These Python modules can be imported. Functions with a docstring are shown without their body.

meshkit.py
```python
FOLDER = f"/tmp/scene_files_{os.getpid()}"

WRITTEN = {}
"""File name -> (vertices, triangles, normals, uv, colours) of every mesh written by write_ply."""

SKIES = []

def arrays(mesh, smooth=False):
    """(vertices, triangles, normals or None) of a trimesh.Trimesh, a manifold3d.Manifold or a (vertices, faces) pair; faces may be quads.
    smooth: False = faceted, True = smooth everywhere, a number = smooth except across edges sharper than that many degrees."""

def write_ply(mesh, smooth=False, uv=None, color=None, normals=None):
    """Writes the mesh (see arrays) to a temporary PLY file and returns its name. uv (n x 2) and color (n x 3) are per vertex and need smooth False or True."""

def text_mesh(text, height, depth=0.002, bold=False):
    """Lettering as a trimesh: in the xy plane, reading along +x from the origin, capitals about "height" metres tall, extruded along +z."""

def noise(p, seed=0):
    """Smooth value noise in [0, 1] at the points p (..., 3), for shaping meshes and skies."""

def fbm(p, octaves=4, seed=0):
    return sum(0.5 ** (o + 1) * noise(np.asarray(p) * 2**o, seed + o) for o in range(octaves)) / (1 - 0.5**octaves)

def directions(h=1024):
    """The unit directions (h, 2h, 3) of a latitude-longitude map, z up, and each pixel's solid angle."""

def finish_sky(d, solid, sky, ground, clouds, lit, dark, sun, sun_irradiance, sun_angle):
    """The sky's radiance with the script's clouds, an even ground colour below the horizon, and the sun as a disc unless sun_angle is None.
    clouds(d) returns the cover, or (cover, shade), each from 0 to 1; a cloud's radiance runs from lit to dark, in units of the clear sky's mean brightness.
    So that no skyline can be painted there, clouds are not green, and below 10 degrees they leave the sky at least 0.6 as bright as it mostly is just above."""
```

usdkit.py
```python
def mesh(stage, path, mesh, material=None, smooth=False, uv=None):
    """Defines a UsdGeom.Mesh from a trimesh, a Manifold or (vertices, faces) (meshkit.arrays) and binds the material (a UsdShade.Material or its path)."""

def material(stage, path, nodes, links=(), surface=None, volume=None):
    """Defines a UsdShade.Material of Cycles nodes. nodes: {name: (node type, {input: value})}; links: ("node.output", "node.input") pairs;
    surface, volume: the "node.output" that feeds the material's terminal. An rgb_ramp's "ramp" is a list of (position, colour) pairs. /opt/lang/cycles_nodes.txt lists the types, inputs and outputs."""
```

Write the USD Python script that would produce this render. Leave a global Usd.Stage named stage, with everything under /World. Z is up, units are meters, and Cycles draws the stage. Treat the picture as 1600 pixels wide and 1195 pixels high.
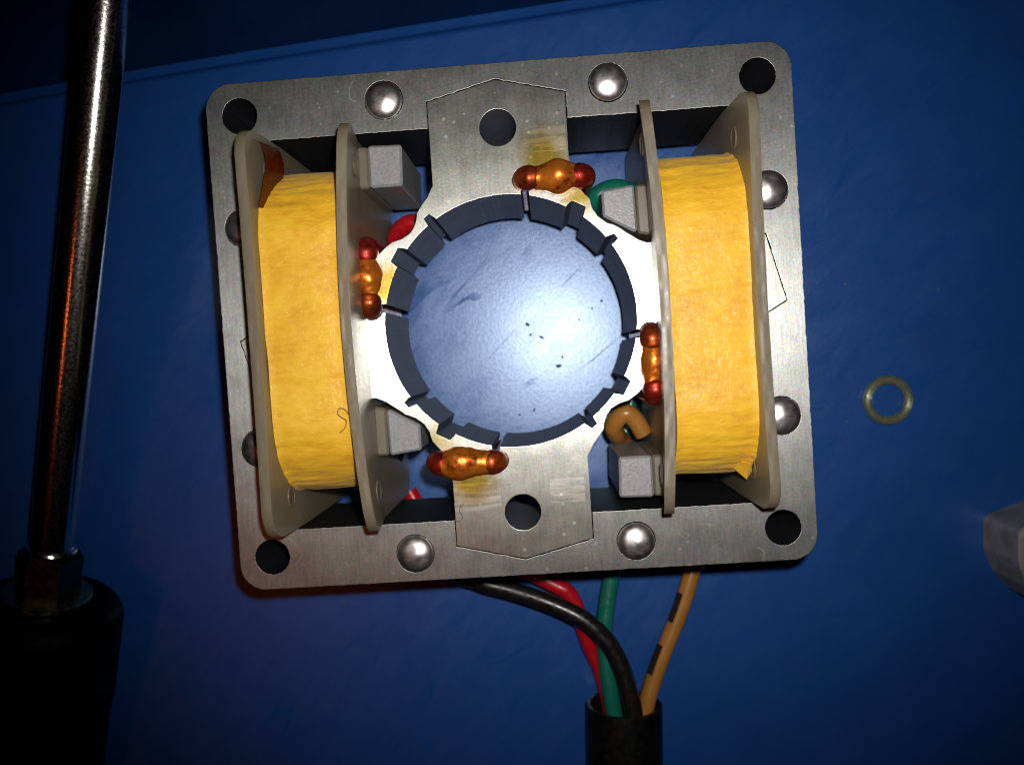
import math, random
import numpy as np
import trimesh
import shapely.geometry as sg
from shapely import affinity
from shapely.ops import unary_union
import usdkit, meshkit
from pxr import Usd, UsdGeom, UsdLux, UsdShade, Gf, Sdf

random.seed(7)
rng = np.random.default_rng(7)
stage = Usd.Stage.CreateInMemory()
UsdGeom.SetStageUpAxis(stage, UsdGeom.Tokens.z)
UsdGeom.SetStageMetersPerUnit(stage, 1.0)
UsdGeom.Xform.Define(stage, '/World')
UsdGeom.Scope.Define(stage, '/World/Looks')

# ------------------------------------------------------------------ camera
# everything below is measured in millimetres; z = 0 is the blue table top, the
# motor's top face lies at z = 34.  MM converts to metres.
MM = 0.001
ZT = 34.0
RM = np.array([[0.9971468513654109, -0.06591823860914162, -0.03678236847615251],
               [0.0647422001742842, 0.9973792068397023, -0.032298069298324086],
               [0.038815001335052175, 0.02982454664323836, 0.9988012275167093]])
CAM = np.array([4.8997, -5.5298, 135.880 + ZT])
FPX = 1357.0
cam = UsdGeom.Camera.Define(stage, '/World/Camera')
m4 = Gf.Matrix4d(1.0)
for i in range(3):
    m4.SetRow(i, Gf.Vec4d(*map(float, RM[i]), 0))
m4.SetRow(3, Gf.Vec4d(*map(float, CAM * MM), 1))
cam.AddTransformOp().Set(m4)
cam.CreateHorizontalApertureAttr(36.0)
cam.CreateVerticalApertureAttr(36.0 * 764 / 1024)
cam.CreateFocalLengthAttr(36.0 * FPX / 1600)
cam.CreateClippingRangeAttr(Gf.Vec2f(0.005, 10))
cam.CreateFStopAttr(22.0)
cam.CreateFocusDistanceAttr(0.134)
cam.CreateExposureAttr(0.0)

# ------------------------------------------------------------------ lamps
def lamp(name, pos, radius, power, color, cone=None, soft=0.0, aim=None):
    l = UsdLux.SphereLight.Define(stage, '/World/' + name)
    l.CreateRadiusAttr(radius * MM)
    l.CreateNormalizeAttr(True)
    l.CreateIntensityAttr(power)
    l.CreateColorAttr(Gf.Vec3f(*color))
    pos = np.array(pos, float)
    if aim is None:
        l.AddTranslateOp().Set(Gf.Vec3d(*map(float, pos * MM)))
    else:
        zax = pos - np.array(aim, float); zax /= np.linalg.norm(zax)
        xax = np.cross([0, 1, 0], zax); xax /= np.linalg.norm(xax)
        yax = np.cross(zax, xax)
        m = Gf.Matrix4d(1.0)
        for i, r in enumerate((xax, yax, zax)):
            m.SetRow(i, Gf.Vec4d(*map(float, r), 0))
        m.SetRow(3, Gf.Vec4d(*map(float, pos * MM), 1))
        l.AddTransformOp().Set(m)
        sh = UsdLux.ShapingAPI.Apply(l.GetPrim())
        sh.CreateShapingConeAngleAttr(cone)
        sh.CreateShapingConeSoftnessAttr(soft)
    return l

# the phone's flash beside its lens, and a dim reddish lamp of the room, above to the lower left
lamp('flash', CAM + np.array([6.0, 8.0, 0.0]), 2.2, 0.25, (1.0, 0.97, 0.92), cone=43, soft=1.0, aim=(13, 5, 0))
lamp('red_lamp', (-172, -126, 440), 18.0, 0.030, (1.0, 0.16, 0.03))

# ------------------------------------------------------------------ helpers
def U(u, v, z):
    """the point at height z (motor frame top = 0) seen at a pixel of the photograph, used to measure sizes"""
    d = RM.T @ np.array([(u - 800) / FPX, -(v - 597.5) / FPX, -1.0])
    t = (z - (CAM[2] - ZT)) / d[2]
    return np.array([CAM[0] + t * d[0], CAM[1] + t * d[1], z + ZT])

USED = {}
def numbered(path):
    k = USED.get(path, -1) + 1
    USED[path] = k
    return path if k == 0 else f'{path}_{k:03d}'

def obj(name, mesh, mat, parent='/World', smooth=30, label=None, kind=None, cat=None, group=None):
    path = numbered(f'{parent}/{name}')
    if hasattr(mesh, 'vertices'):
        mesh = trimesh.Trimesh(np.array(mesh.vertices) * MM, mesh.faces, process=False)
    else:
        mesh = (np.asarray(mesh[0], float) * MM, np.asarray(mesh[1], int))
    p = usdkit.mesh(stage, path, mesh, f'/World/Looks/{mat}', smooth=smooth).GetPrim()
    for k, v in (('label', label), ('kind', kind), ('category', cat), ('group', group)):
        if v:
            p.SetCustomDataByKey(k, v)
    return path

def thing(name, label, cat):
    path = numbered(f'/World/{name}')
    p = UsdGeom.Xform.Define(stage, path).GetPrim()
    p.SetCustomDataByKey('label', label)
    p.SetCustomDataByKey('category', cat)
    return path

def extrude(poly, z0, z1):
    out = []
    for g in getattr(poly, 'geoms', [poly]):
        if g.area < 0.02:
            continue
        m = trimesh.creation.extrude_polygon(g, z1 - z0, engine='earcut')
        m.apply_translation([0, 0, z0])
        out.append(m)
    return trimesh.util.concatenate(out)

def rough_edge(poly, amp=0.03, step=0.45, seed=1):
    r = np.random.default_rng(seed)
    def ring(c):
        ls = sg.LineString(c.coords).segmentize(step)
        p = np.array(ls.coords)[:-1]
        p = p + r.normal(0, amp, p.shape) * (r.random((len(p), 1)) < 0.7)
        return p
    return sg.Polygon(ring(poly.exterior), [ring(i) for i in poly.interiors]).buffer(0)

def rrect(x0, y0, x1, y1, r, n=10):
    return sg.box(x0 + r, y0 + r, x1 - r, y1 - r).buffer(r, quad_segs=n)

def spline(pts, n=12):
    p = np.asarray(pts, float)
    q = np.vstack([2 * p[0] - p[1], p, 2 * p[-1] - p[-2]])
    out = []
    for i in range(1, len(q) - 2):
        t = np.linspace(0, 1, n, endpoint=False)[:, None]
        a, b, c, d = q[i - 1], q[i], q[i + 1], q[i + 2]
        out.append(0.5 * (2 * b + (c - a) * t + (2 * a - 5 * b + 4 * c - d) * t ** 2 + (3 * b - a - 3 * c + d) * t ** 3))
    return np.vstack(out + [p[-1:]])

def tube(path, radii, sides=20, cap=True):
    p = np.asarray(path, float)
    r = np.broadcast_to(np.asarray(radii, float), (len(p),))
    t = np.gradient(p, axis=0)
    t /= np.linalg.norm(t, axis=1, keepdims=True) + 1e-12
    n = np.cross(t[0], [0, 0, 1.0] if abs(t[0][2]) < 0.9 else [0, 1.0, 0])
    n /= np.linalg.norm(n)
    ang = np.arange(sides) * 2 * np.pi / sides
    V = []
    for i in range(len(p)):
        n = n - t[i] * (n @ t[i]); n /= np.linalg.norm(n)
        b = np.cross(t[i], n)
        V.append(p[i] + r[i] * (np.cos(ang)[:, None] * n + np.sin(ang)[:, None] * b))
    V = np.vstack(V)
    F = []
    for i in range(len(p) - 1):
        for j in range(sides):
            k = (j + 1) % sides
            F += [[i * sides + j, i * sides + k, (i + 1) * sides + k], [i * sides + j, (i + 1) * sides + k, (i + 1) * sides + j]]
    if cap:
        a = len(V); V = np.vstack([V, p[:1], p[-1:]])
        e = (len(p) - 1) * sides
        for j in range(sides):
            k = (j + 1) % sides
            F += [[a, k, j], [a + 1, e + j, e + k]]
    m = trimesh.Trimesh(V, F, process=False)
    m.fix_normals()
    return m

def revolve(prof, n=48):
    return trimesh.creation.revolve(np.asarray(prof, float), sections=n)

def frame_to(m, origin, zdir, xhint=(1, 0, 0)):
    z = np.asarray(zdir, float); z = z / np.linalg.norm(z)
    x = np.asarray(xhint, float); x = x - z * (x @ z); x /= np.linalg.norm(x)
    T = np.eye(4); T[:3, 0] = x; T[:3, 1] = np.cross(z, x); T[:3, 2] = z; T[:3, 3] = origin
    m = m.copy(); m.apply_transform(T)
    return m

def rot180(pts):
    return [(-x, -y) for x, y in pts]

# ------------------------------------------------------------------ materials
def M(name, nodes, links, surface='p.BSDF'):
    usdkit.material(stage, '/World/Looks/' + name, nodes, links, surface=surface)

POS = {'g': ('geometry', {})}

def simple(name, color, rough=0.5, metallic=0.0, spec=0.5, noise=None, amp=0.2, bump=0.0, bump_scale=900, coat=0.0, coat_rough=0.1, sss=0.0, sss_scale=0.002, sss_rad=(1, .7, .4), trans=0.0, rough_amp=0.15):
    c = np.array(color)
    nodes = {**POS,
             'n': ('noise_texture', {'scale': noise or 400.0, 'detail': 5.0, 'roughness': 0.6}),
             'r': ('rgb_ramp', {'ramp': [(0.3, tuple(c * (1 - amp))), (0.7, tuple(np.minimum(c * (1 + amp), 1)))]}),
             'rr': ('map_range', {'from_min': 0.3, 'from_max': 0.7, 'to_min': max(rough - rough_amp, .03), 'to_max': rough + rough_amp}),
             'n2': ('noise_texture', {'scale': float(bump_scale), 'detail': 4.0}),
             'b': ('bump', {'strength': float(bump), 'distance': 0.0002}),
             'p': ('principled_bsdf', {'metallic': float(metallic), 'specular_ior_level': spec, 'coat_weight': coat, 'coat_roughness': coat_rough,
                                       'subsurface_weight': sss, 'subsurface_scale': sss_scale, 'subsurface_radius': sss_rad, 'transmission_weight': trans})}
    links = [('g.position', 'n.vector'), ('g.position', 'n2.vector'), ('n.fac', 'r.fac'), ('r.color', 'p.base_color'), ('n2.fac', 'rr.value'), ('rr.result', 'p.roughness')]
    if bump:
        links += [('n2.fac', 'b.height'), ('b.normal', 'p.normal')]
    M(name, nodes, links)

# bright ground faces of the stamped steel, with the dark oxidised stack edges below; stains are flux and varnish round the copper loops
def steel(name, base, rough, stains=(), worn=(), aniso=0.55, seed=0.0, edge=1.0):
    nodes = {**POS,
             'map': ('mapping', {'location': (seed, seed * .7, 0), 'scale': (1.0, 0.12, 1.0)}),
             'brush': ('noise_texture', {'scale': 2600.0, 'detail': 3.0, 'roughness': 0.6}),
             'grain': ('noise_texture', {'scale': 2600.0, 'detail': 2.0, 'roughness': 0.7}),
             'blot': ('noise_texture', {'scale': 210.0, 'detail': 6.0, 'roughness': 0.65}),
             'tone': ('rgb_ramp', {'ramp': [(0.32, tuple(np.array(base) * 0.82)), (0.5, base), (0.68, tuple(np.minimum(np.array(base) * 1.15, 1)))]}),
             'mixn': ('mix_float', {'fac': 0.45}),
             'tint': ('mix_color', {'blend_type': 'overlay', 'fac': 0.5}),
             'spk': ('voronoi_texture', {'scale': 620.0, 'randomness': 1.0}),
             'spkr': ('map_range', {'from_min': 0.0, 'from_max': 0.2, 'to_min': 1.0, 'to_max': 0.0}),
             'spkc': ('separate_color', {}),
             'spkt': ('math', {'math_type': 'greater_than', 'value2': 0.72}),
             'spkm': ('math', {'math_type': 'multiply'}),
             'rough': ('map_range', {'from_min': 0.3, 'from_max': 0.7, 'to_min': rough - 0.02, 'to_max': rough + 0.025}),
             'roughb': ('mix_float', {'b': 0.62}),
             'hgt': ('math', {'math_type': 'add'}),
             'bump': ('bump', {'strength': 0.22, 'distance': 0.00003}),
             'bev': ('bevel', {'radius': 0.00014, 'samples': 6}),
             'tan': ('combine_xyz', {'x': 1.0, 'y': 0.0, 'z': 0.0}),
             'p': ('principled_bsdf', {'metallic': 1.0, 'anisotropic': aniso}),
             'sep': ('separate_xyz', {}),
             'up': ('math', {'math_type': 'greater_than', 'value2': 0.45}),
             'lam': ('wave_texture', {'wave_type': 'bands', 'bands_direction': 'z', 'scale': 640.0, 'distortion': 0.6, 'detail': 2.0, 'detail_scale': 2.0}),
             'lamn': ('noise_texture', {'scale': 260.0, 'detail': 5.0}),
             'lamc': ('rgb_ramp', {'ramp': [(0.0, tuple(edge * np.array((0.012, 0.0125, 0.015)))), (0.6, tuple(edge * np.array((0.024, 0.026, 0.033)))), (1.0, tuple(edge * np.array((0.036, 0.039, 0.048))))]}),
             'lamm': ('mix_float', {'fac': 0.5}),
             'lamb': ('bump', {'strength': 0.25, 'distance': 0.0001}),
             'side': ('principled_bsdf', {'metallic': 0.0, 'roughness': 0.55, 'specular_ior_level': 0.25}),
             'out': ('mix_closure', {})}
    links = [('g.position', 'map.vector'), ('map.vector', 'brush.vector'), ('g.position', 'grain.vector'), ('g.position', 'blot.vector'),
             ('brush.fac', 'mixn.a'), ('blot.fac', 'mixn.b'), ('mixn.result', 'tone.fac'),
             ('tone.color', 'tint.a'), ('grain.color', 'tint.b'),
             ('g.position', 'spk.vector'), ('spk.distance', 'spkr.value'), ('spk.color', 'spkc.color'), ('spkc.r', 'spkt.value1'),
             ('spkr.result', 'spkm.value1'), ('spkt.value', 'spkm.value2'),
             ('blot.fac', 'rough.value'), ('rough.result', 'roughb.a'), ('spkm.value', 'roughb.fac'), ('roughb.result', 'p.roughness'),
             ('brush.fac', 'hgt.value1'), ('grain.fac', 'hgt.value2'), ('hgt.value', 'bump.height'), ('bev.bevel', 'bump.normal'), ('bump.normal', 'p.normal'),
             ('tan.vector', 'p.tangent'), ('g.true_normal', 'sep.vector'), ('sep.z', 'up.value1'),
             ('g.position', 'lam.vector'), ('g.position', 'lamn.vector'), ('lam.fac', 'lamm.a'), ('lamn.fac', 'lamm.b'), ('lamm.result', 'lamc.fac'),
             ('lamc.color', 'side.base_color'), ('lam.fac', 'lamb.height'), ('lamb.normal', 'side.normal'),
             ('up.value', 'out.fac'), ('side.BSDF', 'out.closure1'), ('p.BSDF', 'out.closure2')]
    nodes |= {'scn': ('noise_texture', {'scale': 95.0, 'detail': 1.0}), 'scs': ('math', {'math_type': 'compare', 'value2': 0.5, 'value3': 0.0022}),
              'scm': ('noise_texture', {'scale': 120.0, 'detail': 2.0}), 'sct': ('math', {'math_type': 'greater_than', 'value2': 0.6}),
              'scx': ('math', {'math_type': 'multiply'}), 'scc': ('mix_color', {'b': (0.85, 0.84, 0.78)}), 'scf': ('math', {'math_type': 'multiply', 'value2': 0.8})}
    links += [('map.vector', 'scm.vector'), ('g.position', 'scn.vector'), ('scn.fac', 'scs.value1'), ('scm.fac', 'sct.value1'), ('scs.value', 'scx.value1'), ('sct.value', 'scx.value2'),
              ('scx.value', 'scf.value1'), ('scf.value', 'scc.fac'), ('tint.result', 'scc.a')]
    last = 'scc.result'
    if worn:
        nodes |= {'wmap': ('mapping', {'scale': (0.10, 1.0, 1.0)}), 'wst': ('noise_texture', {'scale': 1500.0, 'detail': 3.0}),
                  'wth': ('map_range', {'from_min': 0.44, 'from_max': 0.56, 'to_min': 0.15, 'to_max': 1.0}), 'psep': ('separate_xyz', {})}
        links += [('g.position', 'wmap.vector'), ('wmap.vector', 'wst.vector'), ('wst.fac', 'wth.value'), ('g.position', 'psep.vector')]
        for i, (cx, cy, hx, hy) in enumerate(worn):
            nodes |= {f'wx{i}': ('math', {'math_type': 'compare', 'value2': cx * MM, 'value3': hx * MM}), f'wy{i}': ('math', {'math_type': 'compare', 'value2': cy * MM, 'value3': hy * MM}),
                      f'wm{i}': ('math', {'math_type': 'multiply'}), f'wn{i}': ('math', {'math_type': 'multiply'}), f'wc{i}': ('mix_color', {'blend_type': 'mix', 'b': (0.80, 0.78, 0.70)})}
            links += [('psep.x', f'wx{i}.value1'), ('psep.y', f'wy{i}.value1'), (f'wx{i}.value', f'wm{i}.value1'), (f'wy{i}.value', f'wm{i}.value2'),
                      (f'wm{i}.value', f'wn{i}.value1'), ('wth.result', f'wn{i}.value2'), (f'wn{i}.value', f'wc{i}.fac'), (last, f'wc{i}.a')]
            last = f'wc{i}.result'
    for i, (c, rad, col, amt) in enumerate(stains):
        nodes |= {f'd{i}': ('vector_math', {'math_type': 'distance', 'vector2': tuple(np.array(c) * MM)}),
                  f'a{i}': ('math', {'math_type': 'multiply_add', 'value2': 0.006, 'value3': -0.003}),
                  f's{i}': ('math', {'math_type': 'add'}),
                  f'm{i}': ('map_range', {'from_min': rad * 0.45 * MM, 'from_max': rad * MM, 'to_min': amt, 'to_max': 0.0}),
                  f'c{i}': ('mix_color', {'blend_type': 'multiply', 'b': col})}
        links += [('g.position', f'd{i}.vector1'), ('blot.fac', f'a{i}.value1'), (f'd{i}.value', f's{i}.value1'), (f'a{i}.value', f's{i}.value2'),
                  (f's{i}.value', f'm{i}.value'), (f'm{i}.result', f'c{i}.fac'), (last, f'c{i}.a')]
        last = f'c{i}.result'
    links.append((last, 'p.base_color'))
    M(name, nodes, links, 'out.closure')

YEL = (0.75, 0.52, 0.10)
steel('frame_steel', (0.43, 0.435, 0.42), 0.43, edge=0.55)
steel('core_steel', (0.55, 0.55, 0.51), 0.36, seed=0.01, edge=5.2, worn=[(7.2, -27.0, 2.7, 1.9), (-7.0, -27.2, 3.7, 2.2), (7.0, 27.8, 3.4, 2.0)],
      stains=[((7, 25, ZT), 6.0, YEL, 0.75), ((-18.5, 7, ZT), 5.0, YEL, 0.8), ((-8.0, -24, ZT), 5.5, YEL, 0.7), ((12, 18.5, ZT), 4.0, YEL, 0.6), ((-12, -18, ZT), 4.0, YEL, 0.5)])
simple('rivet_steel', (0.52, 0.48, 0.48), rough=0.40, metallic=1.0, noise=500, amp=0.15, bump=0.12, bump_scale=900, rough_amp=0.06)
simple('chrome', (0.62, 0.58, 0.54), rough=0.19, metallic=1.0, noise=700, amp=0.12, bump=0.12, bump_scale=2200, rough_amp=0.05)
simple('worn_brass', (0.42, 0.34, 0.16), rough=0.3, metallic=1.0, noise=300, amp=0.3)
simple('black_rubber', (0.0008, 0.0007, 0.0007), rough=0.5, noise=300, amp=0.3, bump=0.02, spec=0.07)
simple('bolster_steel', (0.10, 0.085, 0.075), rough=0.35, metallic=1.0, noise=300, amp=0.3, bump=0.2)
simple('red_sleeve', (0.34, 0.024, 0.012), rough=0.4, metallic=0.8, noise=260, amp=0.45, coat=0.25, coat_rough=0.08)
simple('varnished_sleeve', (0.34, 0.055, 0.013), rough=0.4, metallic=0.85, noise=260, amp=0.5, coat=0.25, coat_rough=0.08)
simple('nylon', (0.46, 0.37, 0.245), rough=0.38, rough_amp=0.04, noise=90, amp=0.05, bump=0.04, bump_scale=1500, sss=0.5, sss_scale=0.0016, sss_rad=(1.0, 0.8, 0.55), trans=0.55)
simple('grey_nylon', (0.26, 0.26, 0.27), rough=0.38, noise=1400, amp=0.15, bump=0.2, bump_scale=2400, spec=0.6)
simple('red_insulation', (0.42, 0.006, 0.012), rough=0.3, noise=200, amp=0.15)
simple('green_insulation', (0.006, 0.13, 0.09), rough=0.3, noise=200, amp=0.15)
simple('black_insulation', (0.009, 0.008, 0.007), rough=0.33, noise=200, amp=0.2)
simple('cable_jacket', (0.0035, 0.003, 0.003), rough=0.45, spec=0.3, noise=200, amp=0.2)
simple('amber_film', (0.15, 0.021, 0.002), rough=0.25, noise=200, amp=0.25, trans=0.55)
simple('dark_shell', (0.26, 0.24, 0.225), rough=0.5, metallic=0.2, noise=260, amp=0.3, bump=0.15)
simple('thread_fibre', (0.10, 0.07, 0.03), rough=0.7)
simple('oring_rubber', (0.58, 0.56, 0.33), rough=0.28, noise=300, amp=0.1, trans=0.88)
simple('dirt', (0.035, 0.07, 0.17), rough=0.7)
simple('desk', (0.003, 0.017, 0.075), rough=0.9, spec=0.05, noise=40, amp=0.3)

# copper crimp: enamelled, scorched in patches
M('copper', {**POS,
   'n': ('noise_texture', {'scale': 330.0, 'detail': 6.0, 'roughness': 0.7}),
   'r': ('rgb_ramp', {'ramp': [(0.30, (0.05, 0.015, 0.006)), (0.39, (0.42, 0.09, 0.008)), (0.49, (0.80, 0.20, 0.016)), (0.72, (0.90, 0.30, 0.035))]}),
   'n2': ('noise_texture', {'scale': 900.0, 'detail': 4.0}),
   'b': ('bump', {'strength': 0.35, 'distance': 0.00012}),
   'p': ('principled_bsdf', {'metallic': 0.72, 'roughness': 0.34, 'coat_weight': 0.2, 'coat_roughness': 0.12})},
  [('g.position', 'n.vector'), ('g.position', 'n2.vector'), ('n.fac', 'r.fac'), ('r.color', 'p.base_color'), ('n2.fac', 'b.height'), ('b.normal', 'p.normal')])

# tan wire with printed black dashes on one flank
M('tan_insulation', {**POS, 'n': ('noise_texture', {'scale': 200.0}), 'r': ('rgb_ramp', {'ramp': [(0.3, (0.30, 0.125, 0.022)), (0.7, (0.38, 0.165, 0.032))]}),
   'p': ('principled_bsdf', {'roughness': 0.32})}, [('g.position', 'n.vector'), ('n.fac', 'r.fac'), ('r.color', 'p.base_color')])
simple('black_print', (0.02, 0.014, 0.01), rough=0.45)

# crepe paper tape
M('yellow_tape', {**POS,
   'n': ('noise_texture', {'scale': 140.0, 'detail': 6.0, 'roughness': 0.6}),
   'map': ('mapping', {'scale': (0.35, 1.0, 1.0)}),
   'f': ('noise_texture', {'scale': 1700.0, 'detail': 5.0, 'roughness': 0.65}),
   'mx': ('mix_float', {'fac': 0.42}),
   'r': ('rgb_ramp', {'ramp': [(0.30, (0.62, 0.28, 0.008)), (0.48, (0.82, 0.435, 0.014)), (0.66, (0.90, 0.56, 0.032))]}),
   'spk': ('voronoi_texture', {'scale': 300.0}),
   'spt': ('map_range', {'from_min': 0.05, 'from_max': 0.075, 'to_min': 1.0, 'to_max': 0.0}),
   'spc': ('separate_color', {}), 'spg': ('math', {'math_type': 'greater_than', 'value2': 0.93}), 'spm': ('math', {'math_type': 'multiply'}),
   'dk': ('mix_color', {'b': (0.10, 0.04, 0.01)}),
   'b': ('bump', {'strength': 0.9, 'distance': 0.00013}),
   'cb': ('bump', {'strength': 1.0, 'distance': 0.0003}),
   'cn': ('noise_texture', {'scale': 1100.0, 'detail': 4.0}),
   'p': ('principled_bsdf', {'roughness': 0.6, 'coat_weight': 0.22, 'coat_roughness': 0.2, 'sheen_weight': 0.1})},
  [('g.position', 'n.vector'), ('g.position', 'map.vector'), ('map.vector', 'f.vector'), ('n.fac', 'mx.a'), ('f.fac', 'mx.b'), ('mx.result', 'r.fac'),
   ('g.position', 'spk.vector'), ('spk.distance', 'spt.value'), ('spk.color', 'spc.color'), ('spc.r', 'spg.value1'), ('spt.result', 'spm.value1'), ('spg.value', 'spm.value2'),
   ('r.color', 'dk.a'), ('spm.value', 'dk.fac'), ('dk.result', 'p.base_color'), ('f.fac', 'b.height'), ('b.normal', 'p.normal'),
   ('g.position', 'cn.vector'), ('cn.fac', 'cb.height'), ('cb.normal', 'p.coat_normal')])

# scuffed blue plastic
M('blue_plastic', {**POS,
   'n': ('noise_texture', {'scale': 60.0, 'detail': 6.0, 'roughness': 0.6}),
   'r': ('rgb_ramp', {'ramp': [(0.3, (0.007, 0.058, 0.250)), (0.7, (0.009, 0.067, 0.29))]}),
   'map0': ('mapping', {'rotation': (0, 0, -0.75)}), 'map': ('mapping', {'scale': (0.45, 1.0, 1.0)}),
   'sm': ('noise_texture', {'scale': 240.0, 'detail': 7.0, 'roughness': 0.7, 'distortion': 0.6}),
   'fine': ('noise_texture', {'scale': 1500.0, 'detail': 4.0, 'roughness': 0.7}),
   'mx': ('mix_float', {'fac': 0.88}),
   'rg': ('map_range', {'from_min': 0.3, 'from_max': 0.7, 'to_min': 0.28, 'to_max': 0.36}),
   'sp': ('map_range', {'from_min': 0.35, 'from_max': 0.6, 'to_min': 0.9, 'to_max': 1.6}),
   'b': ('bump', {'strength': 0.3, 'distance': 0.00006}),
   'scl': ('mapping', {'scale': (0.22, 1.0, 1.0)}), 'scn': ('noise_texture', {'scale': 75.0, 'detail': 2.0}), 'scs': ('math', {'math_type': 'compare', 'value2': 0.5, 'value3': 0.010}),
   'scm': ('noise_texture', {'scale': 90.0, 'detail': 2.0}), 'sct': ('map_range', {'from_min': 0.5, 'from_max': 0.65, 'to_min': 0.0, 'to_max': 0.75}), 'scx': ('math', {'math_type': 'multiply'}), 'spf': ('mix_float', {'b': 0.25}), 'smx': ('mix_float', {'fac': 0.55}),
   'spk': ('voronoi_texture', {'scale': 110.0}),
   'spt': ('map_range', {'from_min': 0.03, 'from_max': 0.045, 'to_min': 1.0, 'to_max': 0.0}),
   'spc': ('separate_color', {}), 'spg': ('math', {'math_type': 'greater_than', 'value2': 0.8}), 'spm': ('math', {'math_type': 'multiply'}),
   'dk': ('mix_color', {'b': (0.05, 0.09, 0.2)}),
   'p': ('principled_bsdf', {'specular_tint': (0.60, 0.76, 1.0)})},
  [('g.position', 'n.vector'), ('n.fac', 'r.fac'), ('g.position', 'map0.vector'), ('map0.vector', 'map.vector'), ('map.vector', 'sm.vector'), ('g.position', 'fine.vector'),
   ('sm.fac', 'mx.a'), ('fine.fac', 'mx.b'), ('mx.result', 'b.height'), ('b.normal', 'p.normal'), ('sm.fac', 'rg.value'), ('rg.result', 'p.roughness'),
   ('sm.fac', 'smx.a'), ('fine.fac', 'smx.b'), ('smx.result', 'sp.value'), ('map0.vector', 'scl.vector'), ('scl.vector', 'scn.vector'), ('g.position', 'scm.vector'), ('scn.fac', 'scs.value1'), ('scm.fac', 'sct.value'), ('scs.value', 'scx.value1'), ('sct.result', 'scx.value2'), ('sp.result', 'spf.a'), ('scx.value', 'spf.fac'), ('spf.result', 'p.specular_ior_level'),
   ('g.position', 'spk.vector'), ('spk.distance', 'spt.value'), ('spk.color', 'spc.color'), ('spc.r', 'spg.value1'), ('spt.result', 'spm.value1'), ('spg.value', 'spm.value2'),
   ('r.color', 'dk.a'), ('spm.value', 'dk.fac'), ('dk.result', 'p.base_color')])

# ------------------------------------------------------------------ the setting: blue plastic table with a stepped rim, dark desk below
def table():
    prof = [(190, 0), (60, 0), (20, 0), (5, 0), (1.6, 0)]
    for a in np.linspace(0, 80, 9)[1:]:
        prof.append((1.6 - 1.5 * math.sin(math.radians(a)), -1.5 * (1 - math.cos(math.radians(a)))))
    prof += [(0.0, -1.9), (-0.35, -2.3), (-0.8, -2.35)]
    for a in np.linspace(160, 0, 9):
        prof.append((-1.65 + 0.75 * math.cos(math.radians(180 - a)) * -1, -2.5 + 0.08 * math.sin(math.radians(a))))
    prof += [(-2.6, -3.0), (-2.9, -6), (-3.0, -40)]
    prof = np.array(prof)
    e = np.array([1, 0.075]); e /= np.linalg.norm(e)
    n = np.array([e[1], -e[0]])
    xs = np.linspace(-240, 240, 97)
    V, F = [], []
    for s in xs:
        o = np.array([0, 59.6]) + e * s
        wob = -0.00022 * max(0, -s - 45) ** 2
        for d, z in prof:
            q = o + n * (d - wob * (d < 30))
            V.append((q[0], q[1], z))
    k = len(prof)
    for i in range(len(xs) - 1):
        for j in range(k - 1):
            F.append([i * k + j, i * k + j + 1, (i + 1) * k + j + 1, (i + 1) * k + j])
    V = np.array(V); F = np.array(F)
    F = np.vstack([F[:, [0, 1, 2]], F[:, [0, 2, 3]]])
    t = trimesh.Trimesh(V, F, process=False)
    if t.face_normals[:, 2].mean() < 0:
        t.invert()
    return t
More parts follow.
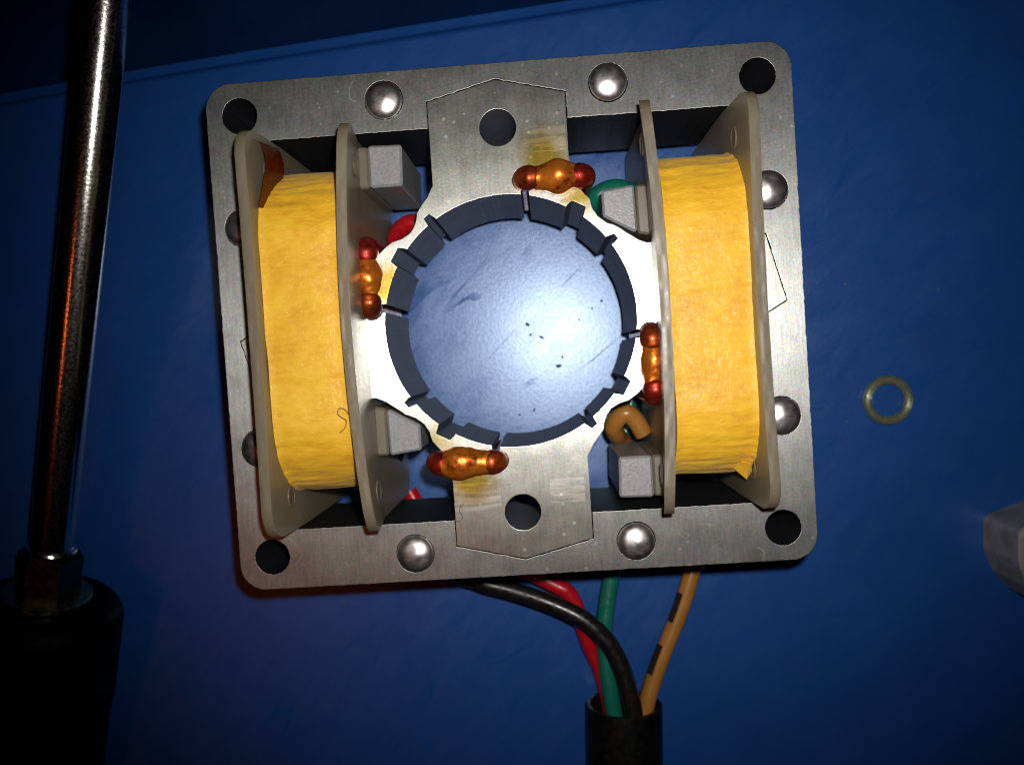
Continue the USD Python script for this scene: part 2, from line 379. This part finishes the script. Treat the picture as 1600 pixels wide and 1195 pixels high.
obj('table', table(), 'blue_plastic', kind='structure', smooth=60, label='scuffed blue plastic table top with stepped rim')
dk = trimesh.creation.box((900, 900, 4)); dk.apply_translation((0, 0, -44))
obj('desk', dk, 'desk', kind='structure', label='dark surface below the blue table rim')

# ------------------------------------------------------------------ the motor
motor = thing('motor_stator', 'square steel motor stator with two yellow taped coils, copper loops and open round bore', 'motor')
STACK = 24.0

# star-shaped inner core: ring with four arms, traced at the top face
px = lambda l: [tuple(U(u, v, 0)[:2]) for u, v in l]
ur = px([(899.3, 288.4), (921.5, 311), (925.3, 325), (934, 337.7), (947.9, 347.7), (964.2, 353.4), (980.5, 364), (996.9, 374), (1010.7, 379)])
ul = px([(676.0, 291), (666.6, 310), (655.3, 326.5), (651.6, 332.7), (650.3, 345.3), (646.5, 355.3), (640.3, 365.4), (627.7, 373.5), (612.6, 378.6), (601.3, 388), (590, 399)])
AW = 10.72
half = [(0, 37.4), (AW, 34.75), (AW, 24.9)] + ur + [(22.6, AW), (40.15, AW), (42.8, 0.4)]
# left half of the top, listed from the top shoulder down to the left arm
left = [(-AW, 34.75), (-AW, 22.2)] + ul + [(-23, AW)]
outer = half + rot180(left)[::-1]                     # top apex .. right arm lower edge .. bottom-right shoulder
core = sg.Polygon(outer + rot180(outer)).buffer(0)
bore = sg.Point(0, 0).buffer(19.68, quad_segs=48)
def notch(plist):
    p = px(plist)
    ins = [tuple(np.array(q) * 0.9) for q in (p[-1], p[0])]
    return sg.Polygon(p + ins).buffer(0)
cuts = [notch([(680.4, 341.5), (669.8, 334.6), (662.2, 341.5), (668.5, 351.6)]),
        notch([(634.6, 389.2), (621.4, 387.3), (610.8, 408), (618.9, 415.6)]),
        notch([(886.1, 320.4), (893.6, 313.5), (915, 323), (911.2, 337.4)]),
        notch([(946.6, 370.3), (959.2, 365.3), (965.5, 372.2), (959.2, 379.1)])]
cuts += [affinity.rotate(c, 180, origin=(0, 0)) for c in cuts]
# slots for the copper shading loops
top_hole = U(817.5, 281, 0)[:2]; top_out = U(914, 277, 0)[:2]
side_hole = U(581, 483, 0)[:2]; side_out = U(574, 387, 0)[:2]
for h, mouth in ((top_hole, U(820.5, 306, 0)[:2]), (side_hole, U(606, 482, 0)[:2])):
    s = sg.Point(*h).buffer(1.75).union(sg.LineString([h, mouth, mouth * 0.9]).buffer(0.62, cap_style=2))
    cuts += [s, affinity.rotate(s, 180, origin=(0, 0))]
for h in (top_out, side_out):
    s = sg.Point(*h).buffer(1.7)
    cuts += [s, affinity.rotate(s, 180, origin=(0, 0))]
mid_holes = unary_union([sg.Point(0, s * 30.05).buffer(2.85, quad_segs=24) for s in (-1, 1)])
core_hull = core
core = core.difference(unary_union(cuts + [bore, mid_holes]))
if core.geom_type != 'Polygon':
    core = max(core.geoms, key=lambda g: g.area)
obj('core', extrude(rough_edge(core, 0.016, 0.5, 3), ZT - STACK, ZT + 0.03), 'core_steel', motor, smooth=25)

frame = rrect(-45.55, -40.0, 45.5, 40.0, 4.0, 14).difference(rrect(-36.4, -30.7, 36.4, 30.7, 0.9))
frame = frame.difference(core_hull.buffer(0.13, join_style=2))
corner_holes = [sg.Point(sx * 40.3, sy * 34.87).buffer(2.78, quad_segs=24) for sx in (-1, 1) for sy in (-1, 1)]
chips = [sg.Point(26.5, 30.8).buffer(0.9), sg.Point(28.6, 30.85).buffer(0.6), sg.Point(35.0, 30.9).buffer(0.7), sg.Point(-35.6, -30.6).buffer(0.6)]
RIV = [(sx * 17.42, sy * 35.60) if k == 0 else (sx * 40.97, sy * 17.42) for k in (0, 1) for sx in (-1, 1) for sy in (-1, 1)]
frame = frame.difference(unary_union(corner_holes + [sg.Point(x, y).buffer(3.02, quad_segs=24) for x, y in RIV]))
if frame.geom_type != 'Polygon':
    frame = unary_union([g for g in frame.geoms if g.area > 5])
fr = [extrude(rough_edge(g, 0.035, 0.5, 5 + i), ZT - STACK, ZT) for i, g in enumerate(getattr(frame, 'geoms', [frame]))]
obj('frame', trimesh.util.concatenate(fr), 'frame_steel', motor, smooth=25)

# riveted heads
for x, y in [(sx * 17.42, sy * 35.60) if k == 0 else (sx * 40.97, sy * 17.42) for k in (0, 1) for sx in (-1, 1) for sy in (-1, 1)]:
    prof = [(2.85, -1.2), (2.88, -0.1), (2.93, 0.25)] + [(2.9 * math.cos(a), 0.3 + 1.25 * math.sin(a)) for a in np.linspace(0.1, 1.2, 10)] + [(0.5, 1.57), (0.0, 1.55)]
    m = revolve(prof, 40); m.apply_translation((x + rng.normal(0, .05), y + rng.normal(0, .05), ZT))
    v = m.vertices; v[:, 2] += 0.10 * (meshkit.noise(v * 0.9, 3) - 0.5) * (v[:, 2] > ZT + .4)
    m.vertices = v
    obj('rivet', m, 'rivet_steel', motor, smooth=50)

# bobbins: flanges bowed away from the winding, grey terminal blocks on the inner flange
def flange(x0, out, a, b):
    """x0: face towards the motor centre at the core; 'out': direction in which the flange leans"""
    body = rrect(-30.0, 3.7, 30.0, ZT + 13.0, 4.6, 12)
    for (yy, zz) in ():
        pass
    m = trimesh.creation.extrude_polygon(body, 1.5, engine='earcut')
    v, f = trimesh.remesh.subdivide_to_size(m.vertices, m.faces, 1.6)
    m = trimesh.Trimesh(v, f); m.merge_vertices()
    p = m.vertices
    y, z, t = p[:, 0].copy(), p[:, 1].copy(), p[:, 2].copy()
    h = np.clip((z - ZT + 2) / 15.0, 0, 1.1)
    x = x0 + t + out * (a * h + b * (y / 29.0) ** 2 * (0.25 + 0.75 * h))
    x = x + 0.06 * (meshkit.noise(np.stack([y * .2, z * .2, t * 0], 1), 5) - .5)
    top = z > ZT + 12.9
    z = z + top * 0.12 * (meshkit.noise(np.stack([y * 1.3, z * 0, t * 1.5], 1), 9) - .5)
    m.vertices = np.stack([x, y, z], 1)
    m.fix_normals()
    return m

def pit(xf, y, z, nx):
    """moulded round ejector mark on a flange face"""
    m = trimesh.creation.torus(1.55, 0.14, major_sections=36, minor_sections=8)
    d = trimesh.creation.cylinder(1.5, 0.06, sections=36)
    m = trimesh.util.concatenate([m, d])
    return frame_to(m, (xf, y, z), (nx, 0, 0), (0, 1, 0))

def profile(hy, ztop, zbot, r, n=10):
    g = rrect(-hy, zbot, hy, ztop, r, n).segmentize(0.45)
    p = np.array(g.exterior.coords)[:-1]
    return p

def winding(xa, xb, hy, ztop, seed, curl, yc=0.0, seam=0.0):
    p = profile(hy, ztop, ZT - 24 - (ztop - ZT), 12.5)
    p[:, 0] += yc
    c = p.mean(0)
    t = np.roll(p, -1, 0) - np.roll(p, 1, 0)
    nrm = np.stack([t[:, 1], -t[:, 0]], 1); nrm /= np.linalg.norm(nrm, axis=1, keepdims=True)
    if ((p - c) * nrm).sum() < 0:
        nrm = -nrm
    us = np.concatenate([np.linspace(0, 1, 27)])
    V = []
    for u in us:
        x = xa + (xb - xa) * u
        q = np.stack([np.full(len(p), x), p[:, 0], p[:, 1]], 1)
        n1 = meshkit.fbm(q * np.array([.16, .35, .35]), 4, seed) - .5
        n2 = meshkit.noise(q * np.array([.25, 1.6, 1.6]), seed + 4) - .5
        ends = np.clip((np.abs(p[:, 0] - yc) - 14) / 8, 0, 1)
        off = 0.55 * n1 + 0.16 * n2 * (0.35 + ends) - 0.5 * (2 * abs(u - .5)) ** 4 * 0.6
        sl = seam + 0.5 * (u - .5) + 0.25 * (meshkit.noise(np.array([u * 6, seed, 0.0]), 3) - .5)      # free end of the last turn of tape
        off = off + 0.17 * np.clip((p[:, 0] - sl) / 0.25, 0, 1) * (p[:, 1] > ZT) * np.clip((yc + 20 - p[:, 0]) / 12, 0, 1)
        off = off + 0.10 * (meshkit.noise(np.stack([0 * p[:, 0] + x * .12, p[:, 0] * 2.6, p[:, 1] * 2.6], 1), seed + 7) - .5) * ends * 2.2
        # paper edge curling up against a flange
        e = min(u, 1 - u) * (xb - xa)
        off = off + curl * math.exp(-(e / 0.55) ** 2) * (0.4 + 0.6 * ends)
        x = x + (0.22 * (meshkit.noise(q * np.array([0, .22, .22]), seed + 9) - .5)) * (1 if u in (0, 1) else .4)
        V.append(np.stack([np.full(len(p), 1) * x, p[:, 0] + nrm[:, 0] * off, p[:, 1] + nrm[:, 1] * off], 1))
    k = len(p)
    inner = p - nrm * 1.3
    V = [np.stack([V[0][:, 0] + .1, inner[:, 0], inner[:, 1]], 1)] + V + [np.stack([V[-1][:, 0] - .1, inner[:, 0], inner[:, 1]], 1)]
    F = []
    for i in range(len(V) - 1):
        for j in range(k):
            j2 = (j + 1) % k
            F += [[i * k + j, i * k + j2, (i + 1) * k + j2], [i * k + j, (i + 1) * k + j2, (i + 1) * k + j]]
    m = trimesh.Trimesh(np.vstack(V), F, process=False)
    # close the two ring-shaped ends with fans on the inner outline
    for idx in (0, len(V) - 1):
        cc = len(m.vertices)
        vv = np.vstack([m.vertices, [[V[idx][0, 0], c[0], c[1]]]])
        ff = np.vstack([m.faces, [[idx * k + j, idx * k + (j + 1) % k, cc] for j in range(k)]])
        m = trimesh.Trimesh(vv, ff, process=False)
    m.fix_normals()
    return m

def block(poly, z1=ZT - 1.4, depth=17.0):
    g = sg.Polygon(poly).buffer(-0.55).buffer(0.55, quad_segs=4)
    m = extrude(g, z1 - depth, z1)
    base = np.array(g.centroid.coords[0])
    return m

def bev_block(poly, z1, depth):
    """block with a chamfered top rim"""
    import manifold3d as mf
    g = sg.Polygon(poly).buffer(-0.5).buffer(0.5, quad_segs=4)
    a = extrude(g, z1 - depth, z1 - 0.35)
    b = extrude(g.buffer(-0.35), z1 - depth + 0.5, z1)
    return trimesh.util.concatenate([trimesh.Trimesh(*hull(np.vstack([a.vertices, b.vertices])))])

def hull(pts):
    h = trimesh.convex.convex_hull(pts)
    return h.vertices, h.faces

BLK_A = [(-20.8, 22.5), (-15.6, 22.45), (-15.35, 28.9), (-20.8, 29.1)]
STEP_A = [(-22.9, 22.6), (-20.9, 22.55), (-20.9, 29.05), (-22.9, 29.1)]
BLK_B = [(-20.75, -12.3), (-20.6, -20.0), (-15.5, -19.4), (-15.5, -15.4)]
STEP_B = [(-22.9, -12.0), (-22.9, -20.0), (-20.85, -20.0), (-20.85, -12.5)]
for side in (-1, 1):
    lab = 'left' if side < 0 else 'right'
    # sleeve of the bobbin round the arm, under the winding
    sl = trimesh.creation.box((12.0, 25.0, 27.0)); sl.apply_translation((side * 29.3, 0, ZT - 12))
    bob = obj('bobbin', sl, 'nylon', motor, smooth=False)
    if side < 0:
        fo, fi = flange(-36.25, -1, 0.75, 0.15), flange(-24.2, 1, 0.55, 1.5)
    else:
        fi, fo = flange(22.75, -1, 1.15, 1.2), flange(34.75, 1, 0.35, 0.45)
    obj('flange', fo, 'nylon', bob, smooth=40)
    obj('flange', fi, 'nylon', bob, smooth=40)
    for fl in ((fo, fi)):
        for yy in (-24.6, 24.6):
            # round moulding marks near the ends of each face turned to the middle
            near = fl.vertices[(np.abs(fl.vertices[:, 1] - yy) < 1.6) & (np.abs(fl.vertices[:, 2] - (ZT + 5)) < 1.8)]
            xf = near[:, 0].max() if side < 0 else near[:, 0].min()
            obj('moulding_mark', pit(xf - side * 0.02, yy, ZT + 5, -side), 'nylon', bob, smooth=40)
    s = -side
    for P_, Q_ in ((BLK_A, STEP_A), (BLK_B, STEP_B)):
        obj('terminal_block', bev_block([(x * s, y * s) for x, y in P_], ZT - 1.2, 21.5), 'grey_nylon', bob, smooth=20)
        obj('block_shoulder', bev_block([(x * s, y * s) for x, y in Q_], ZT - 1.7, 21.5), 'nylon', bob, smooth=20)

obj('winding', winding(-35.35, -23.9, 24.9, ZT + 10.6, 11, 0.55, yc=0.35, seam=-7.0), 'yellow_tape', motor, smooth=50, label='yellow paper taped winding of the left coil')
obj('winding', winding(23.35, 35.2, 24.7, ZT + 10.6, 23, 0.6, yc=-1.2, seam=2.0), 'yellow_tape', motor, smooth=50, label='yellow paper taped winding of the right coil')

# loose ends of tape and film
def flap(pts, th=0.12, curve=0.0):
    p = np.array(pts, float)
    n = np.cross(p[1] - p[0], p[2] - p[0]); n /= np.linalg.norm(n)
    c = p.mean(0)
    v = np.vstack([p, p + n * th])
    return trimesh.Trimesh(*hull(v))
obj('tape_end', flap([(31.0, -23.2, ZT + 3.2), (34.4, -23.6, ZT + 6.6), (34.9, -25.0, ZT + 4.8), (34.2, -26.4, ZT + 4.0)]), 'yellow_tape', motor, smooth=False)
kp = spline([(-34.6, 28.6, ZT + 7.5), (-33.7, 28.0, ZT + 6.8), (-33.2, 25.6, ZT + 6.6), (-33.6, 22.5, ZT + 7.2), (-34.2, 18.5, ZT + 8.5)], 8)
kv, kf = [], []
for i, q in enumerate(kp):
    kv += [q + (-.9, 0, 2.0), q + (0.25, 0.1, -3.2), q + (0.33, 0.1, -3.2), q + (-.82, 0, 2.0)]
for i in range(len(kp) - 1):
    for j in range(4):
        a, b = 4 * i + j, 4 * i + (j + 1) % 4
        kf += [[a, b, b + 4], [a, b + 4, a + 4]]
obj('film_flap', trimesh.Trimesh(kv, kf, process=False), 'amber_film', motor, smooth=40)

# copper shading loops
def shading_loop(h_in, h_out, blob_at, blob_r, neck, flat=1.0, lift=1.2):
    a, b = np.array([*h_in, ZT]), np.array([*h_out, ZT])
    d = b - a; L = np.linalg.norm(d); d /= L
    ts = np.linspace(0.0, 1.0, 40)
    pts = np.array([a + d * L * (0.10 + 0.80 * t) + np.array([0, 0, lift]) for t in ts])
    s = 0.10 + 0.80 * ts
    r = neck + (blob_r - neck) * np.exp(-((s - blob_at) / 0.22) ** 2)
    r = r * (1 + 0.05 * (meshkit.noise(pts * 0.8, 2) - .5))
    m = tube(pts, r, 28)
    v = m.vertices
    v[:, 2] = ZT + lift + (v[:, 2] - ZT - lift) * flat
    cc = v.mean(0); rad = v - cc; rad[:, :2] -= np.outer(rad[:, :2] @ d[:2], d[:2]); rad /= np.linalg.norm(rad, axis=1, keepdims=True) + 1e-9
    v += rad * ((meshkit.fbm(v * 0.55, 3, 6)[:, None] - .5) * 0.75)          # lumpy crimp
    m.vertices = v
    cp = obj('shading_loop', m, 'copper', motor, smooth=60)
    for q, sgn, mat in ((a, 1, 'varnished_sleeve'), (b, -1, 'red_sleeve')):
        path = spline([q + (0, 0, -20), q + (0, 0, -6), q + (0, 0, -1.0), q + d * sgn * 0.45 + (0, 0, lift * .75), q + d * sgn * 1.6 + (0, 0, lift + .1), q + d * sgn * 2.3 + (0, 0, lift)], 8)
        rr = np.interp(np.arange(len(path)), [0, 14, 20, 28, 34, len(path) - 1], [1.5, 1.6, 1.85, 1.98, 1.75, 1.3])
        obj('sleeve', tube(path, rr, 20), mat, cp, smooth=60)
for k in (1, -1):
    shading_loop(top_hole * k, top_out * k, 0.56 if k > 0 else 0.60, 2.75, 1.72 if k > 0 else 1.85)
    shading_loop(side_hole * k + np.array([-.1 * k, 0]), side_out * k, 0.52 if k > 0 else 0.44, 2.35 if k > 0 else 1.95, 1.45 if k > 0 else 1.6)

# lead wires coming from below the frame into a black cable jacket
WR = 1.62
def wire(pxz, mat, label, r=WR, extra=()):
    pts = [U(u, v, z) for u, v, z in pxz]
    m = tube(spline(list(extra) + pts, 10), r, 18)
    return obj('lead_wire', m, mat, motor, smooth=60, label=label)
red_in = [np.array([-16.4, 14.6, ZT - 19]), np.array([-14.6, 16.6, ZT - 16.5]), np.array([-16.4, 18.8, ZT - 15.5]), np.array([-19.8, 17.2, ZT - 18]), np.array([-21.9, 13, ZT - 27]), np.array([-22.3, 9, ZT - 31])]
wire([(640, 768, -31.8), (668, 805, -31.2), (760, 868, -30.5), (830, 896, -29.5), (866, 913, -29), (894, 934.5, -29), (923, 1012, -30.5), (938, 1043, -31), (949, 1085, -31), (955, 1115, -30.8), (960, 1180, -30.5)], 'red_insulation', 'red insulated lead wire', 1.55)
obj('lead_wire', tube(spline(red_in, 10), 1.55, 18), 'red_insulation', motor, smooth=60, label='red insulated wire loop beside the upper left terminal block')
wire([(620, 700, -20), (610, 760, -29), (680, 875, -27.5), (748, 908, -26.8), (798, 922, -26.4), (857.5, 941.5, -25.5), (911, 967, -24.6), (947.5, 1000.6, -24.3), (967, 1034, -24.3), (981, 1074, -24.4), (990, 1113, -24.6), (993, 1180, -25)], 'black_insulation', 'black insulated lead wire', 1.72)
green_in = [np.array([21.5, 21.0, ZT - 14]), np.array([18.5, 21.6, ZT - 12.5]), np.array([15.2, 20.2, ZT - 13]), np.array([14.5, 17.4, ZT - 19]), np.array([19, 14, ZT - 27.5]), np.array([22.1, 7, ZT - 32]), np.array([22.1, -10, ZT - 32]), np.array([19, -24, ZT - 31])]
wire([(962, 850, -29.8), (956, 896.5, -29.2), (951.7, 922, -29), (944.6, 978, -28.4), (947.5, 1029, -27.8), (954.5, 1085, -27.6), (960, 1119, -28), (966, 1180, -27.5)], 'green_insulation', 'green insulated lead wire', WR, green_in)
tan_in = [np.array([21.5, -20.6, ZT - 17]), np.array([20.0, -17.9, ZT - 16.5]), np.array([18.4, -16.7, ZT - 16.0]), np.array([16.6, -18.3, ZT - 17]), np.array([16.6, -20.2, ZT - 19]), np.array([20, -25, ZT - 27])]
tan_px = [(1088, 850, -30), (1081, 893.7, -29), (1062, 956, -28.4), (1030, 1036, -27.6), (1009, 1108, -26.7), (1004, 1180, -26.5)]
tanw = wire(tan_px, 'tan_insulation', 'tan insulated lead wire with black dashes', 1.6, tan_in)
tp = spline([U(u, v, z) for u, v, z in tan_px], 60)
def dash(v0, v1):
    """printed dash: a thin strip that hugs the wire's left flank"""
    pr = np.array([(CAM[2] - q[2]) for q in tp])
    seg = np.array([q for q in tp if U(1000, v1, q[2] - ZT)[1] <= q[1] <= U(1000, v0, q[2] - ZT)[1]])
    t = np.gradient(seg, axis=0); t /= np.linalg.norm(t, axis=1, keepdims=True)
    lft = np.cross([0, 0, 1.0], t); lft /= np.linalg.norm(lft, axis=1, keepdims=True)
    if lft[0][0] > 0: lft = -lft
    up = np.cross(t, lft); up *= np.sign(up[:, 2:])
    V, F = [], []
    for a in np.radians([0, 20, 40, 58]):
        for rr in (1.585, 1.625):
            V.append(seg + rr * (np.cos(a) * lft + np.sin(a) * up))
    n = len(seg); V = np.vstack(V)
    idx = lambda k, i: k * n + i
    order = [0, 2, 4, 6, 7, 5, 3, 1]
    for i in range(n - 1):
        for j in range(8):
            a, b = order[j], order[(j + 1) % 8]
            F += [[idx(a, i), idx(b, i), idx(b, i + 1)], [idx(a, i), idx(b, i + 1), idx(a, i + 1)]]
    m = trimesh.Trimesh(V, F, process=False); m.fix_normals()
    return m
for v0, v1 in ((931, 977), (1011, 1056)):
    obj('printed_dash', dash(v0, v1), 'black_print', tanw, smooth=40)

JR, zc = 7.15, -26.75
j0, j1 = U(975, 1098, zc), U(978, 1330, zc)
dj = j1 - j0; LJ = np.linalg.norm(dj)
jm = revolve([(JR - 1.0, 30), (JR - 1.0, 0.25), (JR - .8, 0), (JR - .2, 0), (JR, .2), (JR, 30)], 56)
jm.vertices[:, 2] *= 1
v = jm.vertices; v[:, 2] = np.where(v[:, 2] > 20, LJ, v[:, 2]); jm.vertices = v
obj('cable_jacket', frame_to(jm, j0, dj), 'cable_jacket', motor, smooth=40)

# ------------------------------------------------------------------ fibre lying on the left winding
hair = spline([U(529 + dx, y, 11.0) for dx, y in ((18, 650), (10, 640), (2, 638), (-2, 646), (6, 653), (12, 657), (10, 668), (2, 676))], 6)
hz = hair.copy()
obj('thread', tube(hz, 0.055, 6), 'thread_fibre', '/World', smooth=60, label='tiny curled dark fibre lying on the left yellow winding', cat='thread')

hair2 = spline([U(u, v, 0.12) for u, v in ((724, 786), (720.5, 791), (718, 798), (722.5, 807), (719, 814), (711, 813))], 6)
obj('thread', tube(hair2, 0.05, 6), 'thread_fibre', '/World', smooth=60, label='short dark hair lying on the lower steel arm left of its hole', cat='thread')

# dirt crumbs on the table, seen through the bore
crumbs = []
for u, v, r_ in [(824, 507, .45), (829, 523, .3), (846, 527, .4), (873, 572, .55), (879, 558, .3), (812, 648, .3), (745, 700, .3), (835, 640, .35), (940, 470, .3), (925, 482, .25), (905, 500, .22), (1000, 60, .22), (1450, 130, .22), (1330, 400, .2)]:
    c = trimesh.creation.icosphere(1, r_ * 0.72)
    c.vertices *= 1 + 0.9 * (rng.random((len(c.vertices), 1)) - .5)
    c.vertices *= (1.3, 0.8, 0.45)
    c.apply_transform(trimesh.transformations.rotation_matrix(rng.random() * 6, (0, 0, 1)))
    q = U(u, v, -34); c.apply_translation((q[0], q[1], 0.1))
    crumbs.append(c)
obj('dirt_crumbs', trimesh.util.concatenate(crumbs), 'dirt', kind='stuff', smooth=False, label='dark dirt crumbs scattered on the blue table')

# ------------------------------------------------------------------ screwdriver at the left
sd = thing('screwdriver', 'long chrome screwdriver shaft with black handle lying along the left side', 'screwdriver')
s0, s1 = U(75, 915, -20.0), U(171, -60, -3.0)
ax = s1 - s0; LS = np.linalg.norm(ax); ax /= LS
def on_axis(prof, n=56):
    return frame_to(revolve(prof, n), s0, ax)
obj('shaft', on_axis([(0, -2), (3.75, -2), (3.75, 1)] + [(3.75, t) for t in np.linspace(5, LS + 40, 30)] + [(3.4, LS + 40.6), (0, LS + 40.6)]), 'chrome', sd, smooth=40)
hexp = sg.Polygon([(5.6 * math.cos(a), 5.6 * math.sin(a)) for a in np.arange(6) * math.pi / 3 + .26])
hx = trimesh.util.concatenate([extrude(hexp.buffer(-.05), -1.0, 6.6), extrude(hexp.buffer(-.6), 6.6, 7.2), ])
obj('hex_bolster', frame_to(hx, s0, ax), 'bolster_steel', sd, smooth=20)
obj('washer', on_axis([(4.2, -2.2), (7.4, -2.2), (7.7, -1.9), (7.7, -1.3), (7.3, -1.0), (4.2, -1.0), (4.2, -2.2)]), 'worn_brass', sd, smooth=40)
obj('ferrule', on_axis([(3.7, 7.2), (4.3, 7.2), (4.4, 7.5), (4.2, 7.9), (3.72, 8.0)]), 'chrome', sd, smooth=40)
hp = [(0, -2.3), (9.5, -2.3)] + [(9.5 + 4.0 * math.sin(a), -6.3 + 4.0 * math.cos(a)) for a in np.linspace(0, math.pi / 2, 9)] + [(13.5, -20), (13.0, -28), (13.3, -60), (12, -75), (0, -77)]
hm = revolve(hp[::-1], 72)
obj('handle', frame_to(hm, s0, ax), 'black_rubber', sd, smooth=50)

# ------------------------------------------------------------------ rubber ring and metal box at the right
tr = trimesh.creation.torus(3.9, 0.85, major_sections=64, minor_sections=20)
c = U(1387, 625, -33.2); tr.apply_translation((c[0], c[1], 0.95))
obj('rubber_ring', tr, 'oring_rubber', '/World', smooth=60, label='small translucent olive rubber ring lying on the blue table right of the motor', cat='rubber ring')

foot = [U(u, v, -34)[:2] for u, v in ((1536, 806), (1601, 781), (1690, 745), (1730, 880), (1640, 945), (1575, 918), (1550, 890), (1536.5, 856))]
fp = sg.Polygon(foot).buffer(-2.2).buffer(2.2, quad_segs=8)
bx = thing('metal_box', 'dark metal box with rounded corner cut off by the right edge', 'metal box')
a, b = extrude(fp, 0.0, 12.4), extrude(fp.buffer(-.55), 0.2, 13.0)
obj('shell', trimesh.Trimesh(*hull(np.vstack([a.vertices, b.vertices]))), 'dark_shell', bx, smooth=20)
obj('lid', extrude(fp.buffer(-1.1), 12.9, 13.5), 'dark_shell', bx, smooth=20)
